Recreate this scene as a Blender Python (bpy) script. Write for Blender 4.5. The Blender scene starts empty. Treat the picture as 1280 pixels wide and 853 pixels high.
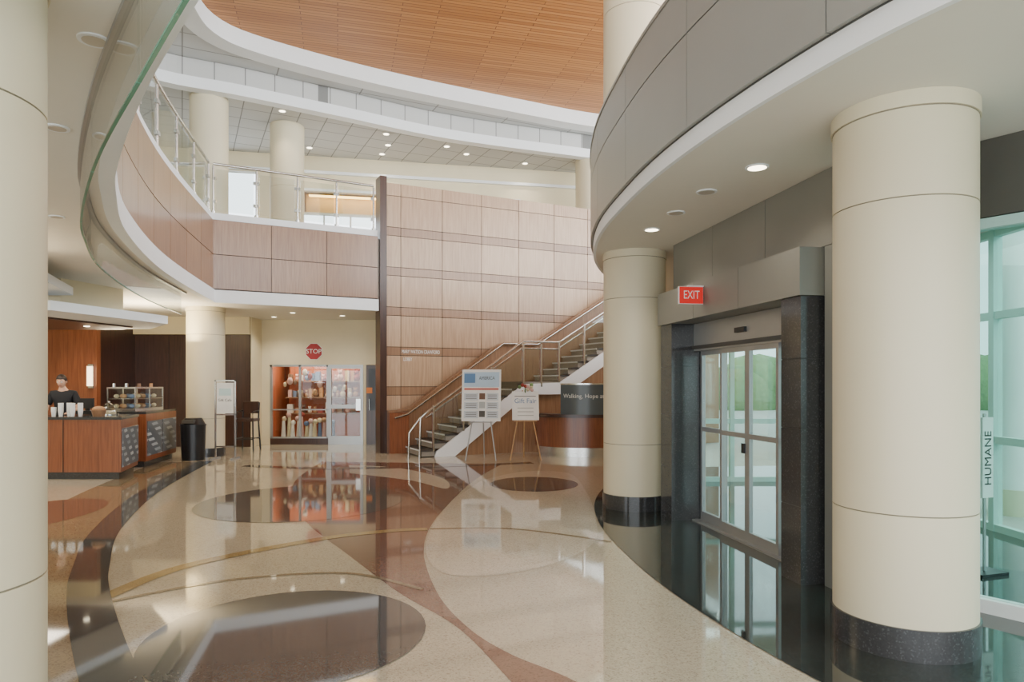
import bpy, bmesh, math, random
from mathutils import Matrix, Vector
random.seed(4)
SC = bpy.context.scene
COL = SC.collection

# ------------------------------------------------------------------ materials
def lin(c):
    o = []
    for v in c:
        v = v / 255.0
        o.append(v / 12.92 if v <= 0.04045 else ((v + 0.055) / 1.055) ** 2.4)
    return (o[0], o[1], o[2], 1.0)

def newmat(name):
    m = bpy.data.materials.new(name)
    m.use_nodes = True
    nt = m.node_tree
    b = nt.nodes["Principled BSDF"]
    return m, nt, b

def plain(name, rgb, rough=0.5, metal=0.0, var=0.06, scale=3.0, bump=0.0, coat=0.0, spec=0.5):
    m, nt, b = newmat(name)
    tc = nt.nodes.new("ShaderNodeTexCoord")
    n = nt.nodes.new("ShaderNodeTexNoise"); n.inputs["Scale"].default_value = scale
    n.inputs["Detail"].default_value = 4
    nt.links.new(tc.outputs["Object"], n.inputs["Vector"])
    r = nt.nodes.new("ShaderNodeValToRGB")
    c = lin(rgb)
    r.color_ramp.elements[0].position = 0.3; r.color_ramp.elements[1].position = 0.7
    r.color_ramp.elements[0].color = tuple(x * (1 - var) for x in c[:3]) + (1,)
    r.color_ramp.elements[1].color = tuple(min(1, x * (1 + var)) for x in c[:3]) + (1,)
    nt.links.new(n.outputs["Fac"], r.inputs["Fac"])
    nt.links.new(r.outputs["Color"], b.inputs["Base Color"])
    b.inputs["Roughness"].default_value = rough
    b.inputs["Metallic"].default_value = metal
    b.inputs["Specular IOR Level"].default_value = spec
    b.inputs["Coat Weight"].default_value = coat
    b.inputs["Coat Roughness"].default_value = 0.08
    return m

def wood(name, rgb, rgb2, rough=0.35, sc=(30, 30, 1.6), coat=0.3):
    m, nt, b = newmat(name)
    tc = nt.nodes.new("ShaderNodeTexCoord")
    mp = nt.nodes.new("ShaderNodeMapping"); mp.inputs["Scale"].default_value = sc
    n = nt.nodes.new("ShaderNodeTexNoise"); n.inputs["Scale"].default_value = 1.0
    n.inputs["Detail"].default_value = 6; n.inputs["Distortion"].default_value = 0.6
    nt.links.new(tc.outputs["Object"], mp.inputs["Vector"])
    nt.links.new(mp.outputs["Vector"], n.inputs["Vector"])
    r = nt.nodes.new("ShaderNodeValToRGB")
    r.color_ramp.elements[0].position = 0.3; r.color_ramp.elements[1].position = 0.72
    r.color_ramp.elements[0].color = lin(rgb2); r.color_ramp.elements[1].color = lin(rgb)
    nt.links.new(n.outputs["Fac"], r.inputs["Fac"])
    nt.links.new(r.outputs["Color"], b.inputs["Base Color"])
    b.inputs["Roughness"].default_value = rough
    b.inputs["Coat Weight"].default_value = coat
    b.inputs["Coat Roughness"].default_value = 0.25
    return m

def terrazzo(name, rgb, chip, rough=0.045):
    m, nt, b = newmat(name)
    tc = nt.nodes.new("ShaderNodeTexCoord")
    v = nt.nodes.new("ShaderNodeTexVoronoi"); v.inputs["Scale"].default_value = 110
    nt.links.new(tc.outputs["Object"], v.inputs["Vector"])
    n = nt.nodes.new("ShaderNodeTexNoise"); n.inputs["Scale"].default_value = 0.8
    nt.links.new(tc.outputs["Object"], n.inputs["Vector"])
    sep = nt.nodes.new("ShaderNodeSeparateColor")
    nt.links.new(v.outputs["Color"], sep.inputs["Color"])
    r = nt.nodes.new("ShaderNodeValToRGB")
    c = lin(rgb); k = lin(chip)
    e = r.color_ramp.elements
    e[0].position = 0.0; e[0].color = k
    e[1].position = 1.0; e[1].color = tuple(min(1, x * 1.14) for x in c[:3]) + (1,)
    a = r.color_ramp.elements.new(0.2); a.color = tuple(x * .95 for x in c[:3]) + (1,)
    nt.links.new(sep.outputs["Red"], r.inputs["Fac"])
    mr = nt.nodes.new("ShaderNodeMapRange"); mr.inputs["To Min"].default_value = 0.92; mr.inputs["To Max"].default_value = 1.06
    nt.links.new(n.outputs["Fac"], mr.inputs["Value"])
    mx = nt.nodes.new("ShaderNodeVectorMath"); mx.operation = 'SCALE'
    nt.links.new(r.outputs["Color"], mx.inputs[0])
    nt.links.new(mr.outputs["Result"], mx.inputs["Scale"])
    nt.links.new(mx.outputs["Vector"], b.inputs["Base Color"])
    b.inputs["Roughness"].default_value = rough
    b.inputs["IOR"].default_value = 1.9
    return m

def grid(name, rgb, line, w, h, mortar, rot=0.0, offset=0.0, rough=0.6, c2=None, vec=None):
    m, nt, b = newmat(name)
    tc = nt.nodes.new("ShaderNodeTexCoord")
    mp = nt.nodes.new("ShaderNodeMapping"); mp.inputs["Rotation"].default_value = (0, 0, rot)
    if vec: mp.inputs["Rotation"].default_value = vec
    br = nt.nodes.new("ShaderNodeTexBrick")
    br.offset = offset; br.squash = 1
    br.inputs["Scale"].default_value = 1
    br.inputs["Brick Width"].default_value = w
    br.inputs["Row Height"].default_value = h
    br.inputs["Mortar Size"].default_value = mortar
    br.inputs["Mortar Smooth"].default_value = 0.1
    br.inputs["Bias"].default_value = 0
    br.inputs["Color1"].default_value = lin(rgb)
    br.inputs["Color2"].default_value = lin(c2 or rgb)
    br.inputs["Mortar"].default_value = lin(line)
    nt.links.new(tc.outputs["Object"], mp.inputs["Vector"])
    nt.links.new(mp.outputs["Vector"], br.inputs["Vector"])
    nt.links.new(br.outputs["Color"], b.inputs["Base Color"])
    b.inputs["Roughness"].default_value = rough
    return m

def emis(name, rgb, s):
    m, nt, b = newmat(name)
    b.inputs["Base Color"].default_value = lin(rgb)
    b.inputs["Emission Color"].default_value = lin(rgb)
    b.inputs["Emission Strength"].default_value = s
    return m

def glass(name, tint, refl=0.9, base=0.04):
    # thin architectural glass: Schlick reflection over a tinted transparent sheet
    m = bpy.data.materials.new(name); m.use_nodes = True
    nt = m.node_tree; nt.nodes.clear()
    o = nt.nodes.new("ShaderNodeOutputMaterial")
    t = nt.nodes.new("ShaderNodeBsdfTransparent"); t.inputs["Color"].default_value = tint + (1,)
    g = nt.nodes.new("ShaderNodeBsdfGlossy"); g.inputs["Roughness"].default_value = 0.02
    f = nt.nodes.new("ShaderNodeLayerWeight"); f.inputs["Blend"].default_value = 0.5
    p = nt.nodes.new("ShaderNodeMath"); p.operation = 'POWER'; p.inputs[1].default_value = 5.0
    mt = nt.nodes.new("ShaderNodeMath"); mt.operation = 'MULTIPLY_ADD'; mt.inputs[1].default_value = refl; mt.inputs[2].default_value = base
    mt.use_clamp = True
    mx = nt.nodes.new("ShaderNodeMixShader")
    nt.links.new(f.outputs["Facing"], p.inputs[0]); nt.links.new(p.outputs[0], mt.inputs[0]); nt.links.new(mt.outputs[0], mx.inputs[0])
    nt.links.new(t.outputs[0], mx.inputs[1]); nt.links.new(g.outputs[0], mx.inputs[2])
    nt.links.new(mx.outputs[0], o.inputs["Surface"])
    return m

M_col = plain("column_cream_paint", (216, 206, 178), 0.42, var=0.02, scale=0.7)
M_joint = plain("joint_grey", (132, 124, 104), 0.7)  # darker grey of the narrow column joint rings
M_gran = terrazzo("black_granite", (56, 56, 57), (78, 78, 80), 0.12)
M_gran.node_tree.nodes["Principled BSDF"].inputs["IOR"].default_value = 1.5
M_white = plain("white_paint", (238, 241, 243), 0.6, var=0.01)
M_soff = plain("soffit_paint", (226, 222, 212), 0.6, var=0.01)
M_cream = plain("cream_wall_paint", (230, 218, 186), 0.7, var=0.02)
M_wood = [wood("wall_wood_a", (198, 168, 136), (172, 140, 110)),
          wood("wall_wood_b", (190, 159, 128), (166, 133, 104)),
          wood("wall_wood_c", (205, 175, 144), (182, 150, 120))]
M_woods = [wood("strip_wood_a", (166, 132, 102), (142, 109, 82)),
           wood("strip_wood_b", (158, 124, 95), (136, 103, 78))]
M_bwood = [wood("balcony_wood_a", (160, 124, 94), (132, 98, 72), 0.28),
           wood("balcony_wood_b", (152, 116, 87), (126, 92, 68), 0.28)]
M_dark = plain("dark_backing", (54, 40, 32), 0.6)
M_dwood = wood("dark_wood", (72, 44, 34), (50, 29, 22), 0.35)
M_rwood = wood("red_wood", (146, 88, 56), (116, 64, 40), 0.3)
M_metal = plain("grey_metal_panel", (158, 159, 154), 0.4, metal=0.2, var=0.04, scale=1.2)
M_metal2 = plain("grey_metal_wall_panel", (136, 136, 130), 0.42, metal=0.3, var=0.06, scale=1.2)
M_metjoint = plain("panel_joint", (74, 74, 72), 0.6)
M_alum = plain("brushed_aluminium", (166, 168, 168), 0.35, metal=0.6, var=0.04)
M_steel = plain("stainless_steel", (205, 204, 200), 0.22, metal=0.95, var=0.03)
M_black = plain("black_plastic", (26, 26, 28), 0.35)
M_dgrey = plain("dark_grey_bulkhead", (78, 76, 70), 0.6)
M_teal = plain("teal_frame", (176, 212, 205), 0.45)
M_glass = glass("clear_glass", (0.96, 0.985, 0.98))
M_rglass = glass("railing_glass", (0.92, 0.96, 0.95), 0.9, 0.12)
M_tglass = glass("tinted_glass", (0.80, 0.93, 0.91))
M_gedge = plain("green_glass_edge", (90, 150, 130), 0.2)
M_downl = emis("downlight_glow", (255, 240, 206), 9)
M_downoff = plain("downlight_trim", (200, 196, 186), 0.4, metal=0.4)
M_red = plain("stop_red", (170, 30, 36), 0.4)
M_txt = plain("white_letter", (245, 245, 240), 0.5)
M_exit = emis("exit_sign_red", (215, 40, 34), 0.4)
M_ceilwood = grid("wood_slat_ceiling", (200, 138, 78), (112, 68, 34), 1.9, 0.1, 0.007, rot=-0.25, offset=0.37, rough=0.5, c2=(176, 114, 58))
M_ceilring = grid("grey_panel_ceiling", (206, 208, 208), (146, 146, 144), 1.9, 0.62, 0.015, rot=-0.45, rough=0.7)
M_ceiltile = grid("ceiling_tile", (194, 194, 192), (126, 126, 124), 0.62, 0.62, 0.012, rot=-0.45, rough=0.8)
T_cream = terrazzo("terrazzo_cream", (194, 186, 166), (166, 156, 138))
T_light = terrazzo("terrazzo_light", (208, 200, 182), (180, 170, 152))
T_grey = terrazzo("terrazzo_dark_grey", (80, 82, 82), (58, 60, 60))
T_mid = terrazzo("terrazzo_mid_grey", (102, 99, 94), (78, 75, 71))
T_red = terrazzo("terrazzo_mauve", (128, 97, 84), (100, 74, 64))
T_tan = terrazzo("terrazzo_tan", (150, 135, 110), (122, 109, 88))
T_gold = terrazzo("terrazzo_gold", (164, 142, 96), (136, 116, 76))
T_black = terrazzo("terrazzo_black", (48, 52, 50), (72, 76, 73))
M_tile = grid("counter_tile_pattern", (186, 192, 194), (94, 100, 106), 0.11, 0.11, 0.03, offset=0.5, rough=0.3, vec=(1.57, 0, 1.3), c2=(130, 140, 148))
M_orange = plain("shop_orange_wall", (172, 92, 56), 0.6)
M_skin = plain("skin", (205, 160, 132), 0.5)
M_shirt = plain("black_shirt", (24, 24, 28), 0.8)
M_pants = plain("dark_trousers", (36, 36, 44), 0.8)
M_hair = plain("brown_hair", (48, 34, 26), 0.6, scale=40, var=0.3)
M_paper = plain("poster_paper", (238, 238, 234), 0.5)
M_blue = plain("poster_blue", (90, 130, 175), 0.5)
M_grn = plain("leaf_green", (110, 140, 92), 0.8, var=0.3, scale=6)
M_asph = plain("concrete_paving", (176, 176, 170), 0.85)
M_mull = plain("window_mullion_white", (225, 228, 226), 0.4)
M_sign = plain("desk_sign_grey", (84, 94, 98), 0.3)

# ------------------------------------------------------------------ mesh builder
class MB:
    def __init__(s, name):
        s.name = name; s.v = []; s.f = []; s.mi = []; s.sm = []; s.mats = []; s.M = Matrix.Identity(4)
    def mid(s, m):
        if m not in s.mats: s.mats.append(m)
        return s.mats.index(m)
    def add(s, vs, fs, mat, smooth=False):
        o = len(s.v); k = s.mid(mat)
        for p in vs: s.v.append(s.M @ Vector(p))
        for f in fs:
            s.f.append([i + o for i in f]); s.mi.append(k); s.sm.append(smooth)
    def box(s, x0, x1, y0, y1, z0, z1, mat):
        vs = [(x, y, z) for z in (z0, z1) for y in (y0, y1) for x in (x0, x1)]
        s.add(vs, [(0, 2, 3, 1), (4, 5, 7, 6), (0, 1, 5, 4), (2, 6, 7, 3), (0, 4, 6, 2), (1, 3, 7, 5)], mat)
    def prism(s, poly, z0, z1, mat, smooth=False):
        a = sum(poly[i][0] * poly[(i + 1) % len(poly)][1] - poly[(i + 1) % len(poly)][0] * poly[i][1] for i in range(len(poly)))
        if a < 0: poly = poly[::-1]
        n = len(poly)
        vs = [(p[0], p[1], z0) for p in poly] + [(p[0], p[1], z1) for p in poly]
        s.add(vs, [tuple(range(n))[::-1], tuple(range(n, 2 * n))], mat)
        s.add(vs, [(i, (i + 1) % n, n + (i + 1) % n, n + i) for i in range(n)], mat, smooth)
    def cyl(s, x, y, z0, z1, r, mat, seg=32, r2=None, smooth=True):
        if r2 is None: r2 = r
        vs = []
        for z, q in ((z0, r), (z1, r2)):
            for i in range(seg):
                a = 2 * math.pi * i / seg
                vs.append((x + q * math.cos(a), y + q * math.sin(a), z))
        s.add(vs, [tuple(range(seg))[::-1], tuple(range(seg, 2 * seg))], mat)
        s.add(vs, [(i, (i + 1) % seg, seg + (i + 1) % seg, seg + i) for i in range(seg)], mat, smooth)
    def tube(s, pts, r, mat, seg=8):
        pts = [Vector(p) for p in pts]
        vs = []
        for i, p in enumerate(pts):
            if i == 0: d = pts[1] - p
            elif i == len(pts) - 1: d = p - pts[i - 1]
            else: d = (pts[i + 1] - p).normalized() + (p - pts[i - 1]).normalized()
            if d.length < 1e-6: d = Vector((0, 0, 1))
            d.normalize()
            up = Vector((0, 0, 1)) if abs(d.z) < 0.95 else Vector((0, 1, 0))
            a = d.cross(up).normalized(); b = a.cross(d).normalized()
            for k in range(seg):
                t = 2 * math.pi * k / seg
                vs.append(p + a * math.cos(t) * r + b * math.sin(t) * r)
        fs = []
        for i in range(len(pts) - 1):
            for k in range(seg):
                k2 = (k + 1) % seg
                fs.append((i * seg + k, (i + 1) * seg + k, (i + 1) * seg + k2, i * seg + k2))
        s.add(vs, fs, mat, True)
        n = len(pts)
        s.add(vs, [tuple(range(seg)), tuple(range((n - 1) * seg, n * seg))[::-1]], mat)
    def ball(s, c, r, mat, sx=1, sy=1, sz=1, seg=12, rings=8, f=None):
        vs = []; fs = []
        for j in range(rings + 1):
            ph = math.pi * j / rings
            for i in range(seg):
                a = 2 * math.pi * i / seg
                p = Vector((r * sx * math.sin(ph) * math.cos(a), r * sy * math.sin(ph) * math.sin(a), r * sz * math.cos(ph)))
                if f: p = f(p)
                vs.append(Vector(c) + p)
        for j in range(rings):
            for i in range(seg):
                i2 = (i + 1) % seg
                fs.append((j * seg + i, (j + 1) * seg + i, (j + 1) * seg + i2, j * seg + i2))
        s.add(vs, fs, mat, True)
    def slab(s, A, B, z0, z1, mat, smooth=True):
        n = len(A)
        vs = [(p[0], p[1], z0) for p in A] + [(p[0], p[1], z1) for p in A] + [(p[0], p[1], z0) for p in B] + [(p[0], p[1], z1) for p in B]
        s.add(vs, [(i, i + 1, n + i + 1, n + i) for i in range(n - 1)], mat, smooth)
        s.add(vs, [(2 * n + i + 1, 2 * n + i, 3 * n + i, 3 * n + i + 1) for i in range(n - 1)], mat, smooth)
        fs = []
        for i in range(n - 1):
            fs.append((n + i, n + i + 1, 3 * n + i + 1, 3 * n + i))
            fs.append((i + 1, i, 2 * n + i, 2 * n + i + 1))
        fs.append((0, n, 3 * n, 2 * n)); fs.append((n - 1, 3 * n - 1, 4 * n - 1, 2 * n - 1))
        s.add(vs, fs, mat)
    def text(s, txt, size, fn, mat):
        cu = bpy.data.curves.new("t", 'FONT'); cu.body = txt; cu.size = size
        cu.align_x = 'CENTER'; cu.align_y = 'CENTER'; cu.resolution_u = 3
        ob = bpy.data.objects.new("t", cu); COL.objects.link(ob)
        dg = bpy.context.evaluated_depsgraph_get()
        me = ob.evaluated_get(dg).to_mesh()
        vs = [fn(v.co.x, v.co.y) for v in me.vertices]
        fs = [tuple(p.vertices) for p in me.polygons]
        s.add(vs, fs, mat)
        bpy.data.objects.remove(ob); bpy.data.curves.remove(cu)
    def done(s, parent=None, bevel=0):
        me = bpy.data.meshes.new(s.name)
        me.from_pydata([tuple(v) for v in s.v], [], s.f)
        for m in s.mats: me.materials.append(m)
        me.polygons.foreach_set("material_index", s.mi)
        me.polygons.foreach_set("use_smooth", s.sm)
        me.update()
        ob = bpy.data.objects.new(s.name, me); COL.objects.link(ob)
        if parent: ob.parent = parent
        if bevel:
            b = ob.modifiers.new("bevel", 'BEVEL'); b.width = bevel; b.segments = 2; b.limit_method = 'ANGLE'
        return ob

def frame(o, u):
    u = Vector((u[0], u[1], 0)).normalized(); n = Vector((-u.y, u.x, 0))
    M = Matrix.Identity(4)
    M.col[0] = (u.x, u.y, 0, 0); M.col[1] = (n.x, n.y, 0, 0); M.col[2] = (0, 0, 1, 0)
    M.col[3] = (o[0], o[1], o[2] if len(o) > 2 else 0, 1)
    return M

def spline(P, n=10):
    out = []
    Q = [P[0]] + list(P) + [P[-1]]
    for i in range(1, len(Q) - 2):
        p0, p1, p2, p3 = [Vector(q) for q in Q[i - 1:i + 3]]
        for k in range(n):
            t = k / n
            out.append(0.5 * ((2 * p1) + (p2 - p0) * t + (2 * p0 - 5 * p1 + 4 * p2 - p3) * t * t + (3 * p1 - p0 - 3 * p2 + p3) * t ** 3))
    out.append(Vector(P[-1]))
    return [(p.x, p.y) for p in out]

class Path:
    def __init__(s, pts):
        s.p = [Vector(p) for p in pts]; s.c = [0]
        for a, b in zip(s.p, s.p[1:]): s.c.append(s.c[-1] + (b - a).length)
        s.L = s.c[-1]
        q = offset(pts, 1.0)
        s.n = [Vector(b) - Vector(a) for a, b in zip(pts, q)]
    def at(s, t, off=0):
        t = max(0, min(s.L, t))
        i = 0
        while i < len(s.c) - 2 and s.c[i + 1] < t: i += 1
        a, b = s.p[i], s.p[i + 1]
        k = (t - s.c[i]) / max((b - a).length, 1e-9)
        n = (s.n[i].lerp(s.n[i + 1], k)).normalized()
        q = a + (b - a) * k + n * off
        return (q.x, q.y)
    def seg(s, t0, t1, off, n=6):
        return [s.at(t0 + (t1 - t0) * i / n, off) for i in range(n + 1)]

def offset(pts, o):
    p = [Vector(q) for q in pts]; out = []
    for i in range(len(p)):
        d = Vector((0, 0))
        if i > 0: d += (p[i] - p[i - 1]).normalized()
        if i < len(p) - 1: d += (p[i + 1] - p[i]).normalized()
        d.normalize()
        out.append((p[i].x - d.y * o, p[i].y + d.x * o))
    return out

# ------------------------------------------------------------------ plan curves
LC = spline([(3.6, -1.9), (2.2, -0.8), (0.9, 0.35), (-0.4, 1.7), (-1.47, 3.0), (-2.25, 4.0), (-3.05, 5.15), (-3.56, 6.0), (-4.36, 7.6), (-5.3, 10.3), (-6.2, 14.1)], 8)
STR = [(-6.2, 14.1), (-3.1, 15.75)]
RC = spline([(3.4, 1.5), (2.6, 2.15), (1.95, 3.0), (1.55, 3.95), (1.25, 5.1), (1.08, 6.3), (1.0, 7.8), (1.15, 9.4), (1.6, 11.0), (2.3, 12.2), (3.4, 13.0), (5.35, 13.3)], 8)
INN = spline([(0.0, 4.0), (-2.5, 6.2), (-4.4, 8.6), (-5.5, 11.0), (-5.78, 12.2), (-5.85, 13.3), (-5.2, 14.2), (-2.95, 15.7), (0.2, 17.3), (2.35, 18.25), (5.5, 19.0), (9, 19.3)], 8)
OUT = spline([(-4.0, 3.0), (-6.8, 6.0), (-8.3, 9.5), (-8.3, 12.6), (-7.34, 14.07), (-5.92, 14.85), (-4.11, 15.95), (-1.64, 17.45), (1.54, 18.7), (5, 19.9), (9, 20.3)], 8)
SZ = 3.29; F2 = 4.95

# ------------------------------------------------------------------ floor
b = MB("floor")
b.prism([(-13, -5), (5.35, -5), (5.35, 11.2), (2.7, 11.2), (3.4, 14), (5.2, 20), (5.2, 22), (-13, 22)], -0.2, 0.0, T_cream)
def inlay(poly, z, mat):
    b.add([(p[0], p[1], z) for p in poly], [tuple(range(len(poly)))], mat)
def circ(x, y, rx, ry, n=48):
    return [(x + rx * math.cos(2 * math.pi * i / n), y + ry * math.sin(2 * math.pi * i / n)) for i in range(n)]
def band(pts, w0, w1, z, mat):
    A = offset(pts, w0); B = offset(pts, w1)
    n = len(A)
    b.add([(p[0], p[1], z) for p in A + B], [(i, i + 1, n + i + 1, n + i) for i in range(n - 1)], mat)
band(LC[4:], 0.22, 1.05, 0.001, T_tan)
band(LC[4:], 1.05, 3.2, 0.001, T_light)
inlay(circ(-5.9, 8.3, 0.7, 1.2), 0.002, T_red)
inlay(circ(-5.1, 4.4, 0.7, 1.0), 0.002, T_mid)
redL = spline([(-3.9, 14.0), (-3.6, 11.4), (-3.0, 9.4), (-2.33, 7.8), (-1.6, 6.5), (-0.88, 5.25), (-0.37, 4.5), (-0.02, 3.7), (0.28, 2.9)], 8)
redR = spline([(0.8, 2.9), (0.36, 3.64), (-0.02, 4.05), (-0.3, 4.5), (-0.58, 5.25), (-0.84, 6.5), (-0.91, 7.8), (-0.8, 9.6), (-0.6, 11.5), (-0.2, 13.6)], 8)
inlay(redL + redR, 0.0015, T_red)
inlay(spline([(-0.82, 9.4), (-0.89, 7.8), (-0.82, 6.5), (-0.5, 5.7), (0.2, 5.9), (0.8, 6.8), (1.0, 8.2), (1.1, 10.2), (1.0, 12.2), (0.2, 12.4), (-.5, 11.3)], 8), 0.0025, T_light)
inlay(spline([(-3.2, 13.4), (-2.2, 13.0), (-1.2, 11.6), (-1.0, 10.4), (-1.7, 11.3), (-2.9, 12.2)], 8), 0.0025, T_light)
inlay(circ(-2.85, 9.3, 1.35, 1.45), 0.0035, T_mid)
inlay(circ(-1.43, 4.38, 0.87, 0.89), 0.0045, T_grey)
gold = spline([(-3.05, 5.1), (-2.85, 6.0), (-2.0, 7.0), (-1.3, 7.42), (-0.93, 7.5)], 8)
band(gold, -0.07, 0.07, 0.004, T_gold)
band(spline([(-2.95, 5.0), (-2.3, 5.55), (-1.4, 5.75), (-.7, 5.3)], 8), -0.02, 0.03, 0.004, T_tan)
band(spline([(-0.9, 7.5), (0.0, 7.5), (1.0, 6.9)], 8), -0.02, 0.04, 0.004, T_tan)
band(spline([(-5.2, 13.3), (-3.9, 12.9), (-2.8, 12.9), (-1.4, 13.2), (0.4, 13.8)], 8), -0.12, 0.15, 0.0042, T_mid)
inlay(circ(0.35, 10.9, 0.7, 0.8), 0.004, T_mid)
band(LC[4:], -0.02, 0.26, 0.005, T_grey)
inlay(list(RC) + [(5.35, 0.8)], 0.005, T_black)
b.done()

# ------------------------------------------------------------------ upper slab left + soffits
b = MB("balcony_slab")
poly = list(LC) + [STR[1], (-2.95, 16.1), (5.2, 20.05), (5.2, 22), (-13, 22), (-13, -5), (3.6, -5)]
b.prism(poly, SZ, F2, M_soff)
b.done()
def panelled(b, path, z0, z1, off0, off1, mats, w, gap=0.006, s0=0, s1=None, n=6):
    s1 = s1 or path.L
    k = max(1, round((s1 - s0) / w)); w = (s1 - s0) / k
    for i in range(k):
        a = s0 + i * w + gap; c = s0 + (i + 1) * w - gap
        b.slab(path.seg(a, c, off0, n), path.seg(a, c, off1, n), z0, z1, random.choice(mats))
PL = Path(LC); PS = Path(STR)
b = MB("balcony_fascia")
for P in (PL, PS):
    b.slab(P.seg(0, P.L, -0.012, 80), P.seg(0, P.L, 0.06, 80), 3.5, 5.0, M_dark)
    panelled(b, P, 3.57, 4.27, -0.03, -0.012, M_bwood, 1.15)
    panelled(b, P, 4.285, 4.99, -0.03, -0.012, M_bwood, 1.15)
    b.slab(P.seg(0, P.L, -0.07, 80), P.seg(0, P.L, 0.05, 80), SZ - 0.01, 3.54, M_white)
    b.slab(P.seg(0, P.L, 0.0, 80), P.seg(0, P.L, 0.12, 80), 5.0, 5.14, M_white)
b.done()
def railing(name, P, s0, s1, z0, zt, off, w=1.25):
    b = MB(name)
    k = max(1, round((s1 - s0) / w)); ww = (s1 - s0) / k
    for i in range(k + 1):
        x, y = P.at(s0 + i * ww, off)
        b.cyl(x, y, z0, zt - 0.04, 0.022, M_steel, 10)
        b.cyl(x, y, z0, z0 + 0.05, 0.045, M_steel, 12)
    for i in range(k):
        a = s0 + i * ww + 0.06; c = s0 + (i + 1) * ww - 0.06
        b.slab(P.seg(a, c, off, 6), P.seg(a, c, off + 0.012, 6), z0 + 0.06, zt - 0.1, M_rglass)
        for zz in (z0 + 0.25, zt - 0.3):
            for q in (a - 0.03, c + 0.03):
                x, y = P.at(q, off); b.box(x - 0.03, x + 0.03, y - 0.03, y + 0.03, zz - 0.03, zz + 0.03, M_steel)
    b.tube([(*P.at(s0 + (s1 - s0) * i / 60, off), zt) for i in range(61)], 0.03, M_steel)
    b.done()
railing("balcony_railing", PL, 6.5, PL.L - 0.03, 5.14, 6.17, 0.06)
railing("balcony_railing", PS, 0.03, PS.L - 0.08, 5.14, 6.17, 0.06, w=0.85)
b = MB("glass_smoke_curtain")
for i in range(11):
    a = 1.0 + i * 1.5; c = min(a + 1.49, PL.L - 1.5)
    if c <= a: break
    b.slab(PL.seg(a, c, 0.16, 6), PL.seg(a, c, 0.172, 6), 2.86, SZ - 0.002, M_glass)
    b.slab(PL.seg(a, c, 0.158, 6), PL.seg(a, c, 0.174, 6), 2.85, 2.86, M_gedge)
b.slab(PL.seg(1, PL.L - 1.5, 0.14, 60), PL.seg(1, PL.L - 1.5, 0.19, 60), SZ - 0.03, SZ - 0.002, M_alum)
b.done()

# ------------------------------------------------------------------ columns
def column(x, y, z0, z1, base=True, cap=None, seg=64):
    b = MB("column")
    r = 0.4
    js = [z for z in (0.836, 2.68, 4.52, 6.36, 8.2) if z0 + .1 < z < z1 - .1]
    cur = z0 + (0.19 if base else 0)
    if base: b.cyl(x, y, z0, z0 + 0.19, r + 0.014, M_gran, seg)
    for j in js + [z1]:
        top = j - 0.004 if j != z1 else z1
        b.cyl(x, y, cur, top, r, M_col, seg)
        if j != z1:
            b.cyl(x, y, top, j + 0.004, r - 0.006, M_joint, seg)
            cur = j + 0.004
    if cap:
        b.cyl(x, y, cap - 0.1, cap - 0.093, r + 0.002, M_joint, seg)
        b.cyl(x, y, cap - 0.093, cap - 0.001, r + 0.01, M_col, seg)
    b.done()
column(2.45, 4.28, 0, SZ, cap=SZ)
column(1.593, 8.88, 0, 8.78, cap=SZ)
column(-2.255, 2.605, 0, SZ, cap=SZ)
column(-6.82, 15.2, 0, SZ - 0.001, cap=SZ)
column(-6.7, 15.1, F2 + 0.001, 8.5, base=False)
column(-5.5, 16.7, F2 + 0.001, 7.9, base=False)
column(2.2, 19.35, F2 + 0.001, 7.9, base=False)

# ------------------------------------------------------------------ high ceilings
b = MB("ceiling")
b.box(-13, 9, -5, 22, 8.8, 9.2, M_ceilwood)
b.prism(list(INN) + [(9, 22), (-13, 22), (-13, -5), (0, -5)], 8.5, 8.79, M_ceilring)
b.prism(list(OUT) + [(9, 22), (-13, 22), (-13, -5), (-4, -5)], 7.9, 8.49, M_ceiltile)
b.done()
b = MB("trim_ceiling_ring")
PI = Path(INN); PO = Path(OUT)
b.slab(PI.seg(0, PI.L, -0.05, 120), PI.seg(0, PI.L, 0.35, 120), 8.44, 8.795, M_white)
b.slab(PO.seg(0, PO.L, -0.04, 120), PO.seg(0, PO.L, 0.22, 120), 7.86, 8.1, M_white)
b.done()

def downlight(x, y, z, lit=True, power=12, r=0.07, warm=(1, .88, .7)):
    b = MB("ceiling_downlight")
    b.cyl(x, y, z - 0.008, z + 0.0, r + 0.02, M_white, 24)
    b.cyl(x, y, z - 0.010, z - 0.0075, r, M_downl if lit else M_downoff, 24)
    ob = b.done()
    if lit and power:
        l = bpy.data.lights.new("downlight_lamp", 'SPOT'); l.energy = power * 6; l.spot_size = 2.2; l.spot_blend = 0.8
        l.color = warm; l.shadow_soft_size = 0.06
        o = bpy.data.objects.new("lamp", l); o.location = (x, y, z - 0.05); COL.objects.link(o); o.parent = ob
for p in [(-5.3, 15.75), (-3.17, 17.2), (-3.27, 18.0), (-1.73, 18.1), (-1.25, 18.7), (0.37, 19.5), (-3.56, 18.7), (-5.4, 18.2)]:
    downlight(p[0], p[1], 7.9, power=8)
for p, l in [((1.91, 5.32), 1), ((1.71, 6.0), 0), ((1.62, 6.74), 0), ((1.53, 7.47), 1), ((2.66, 3.35), 0)]:
    downlight(p[0], p[1], SZ, bool(l), power=5)
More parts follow.
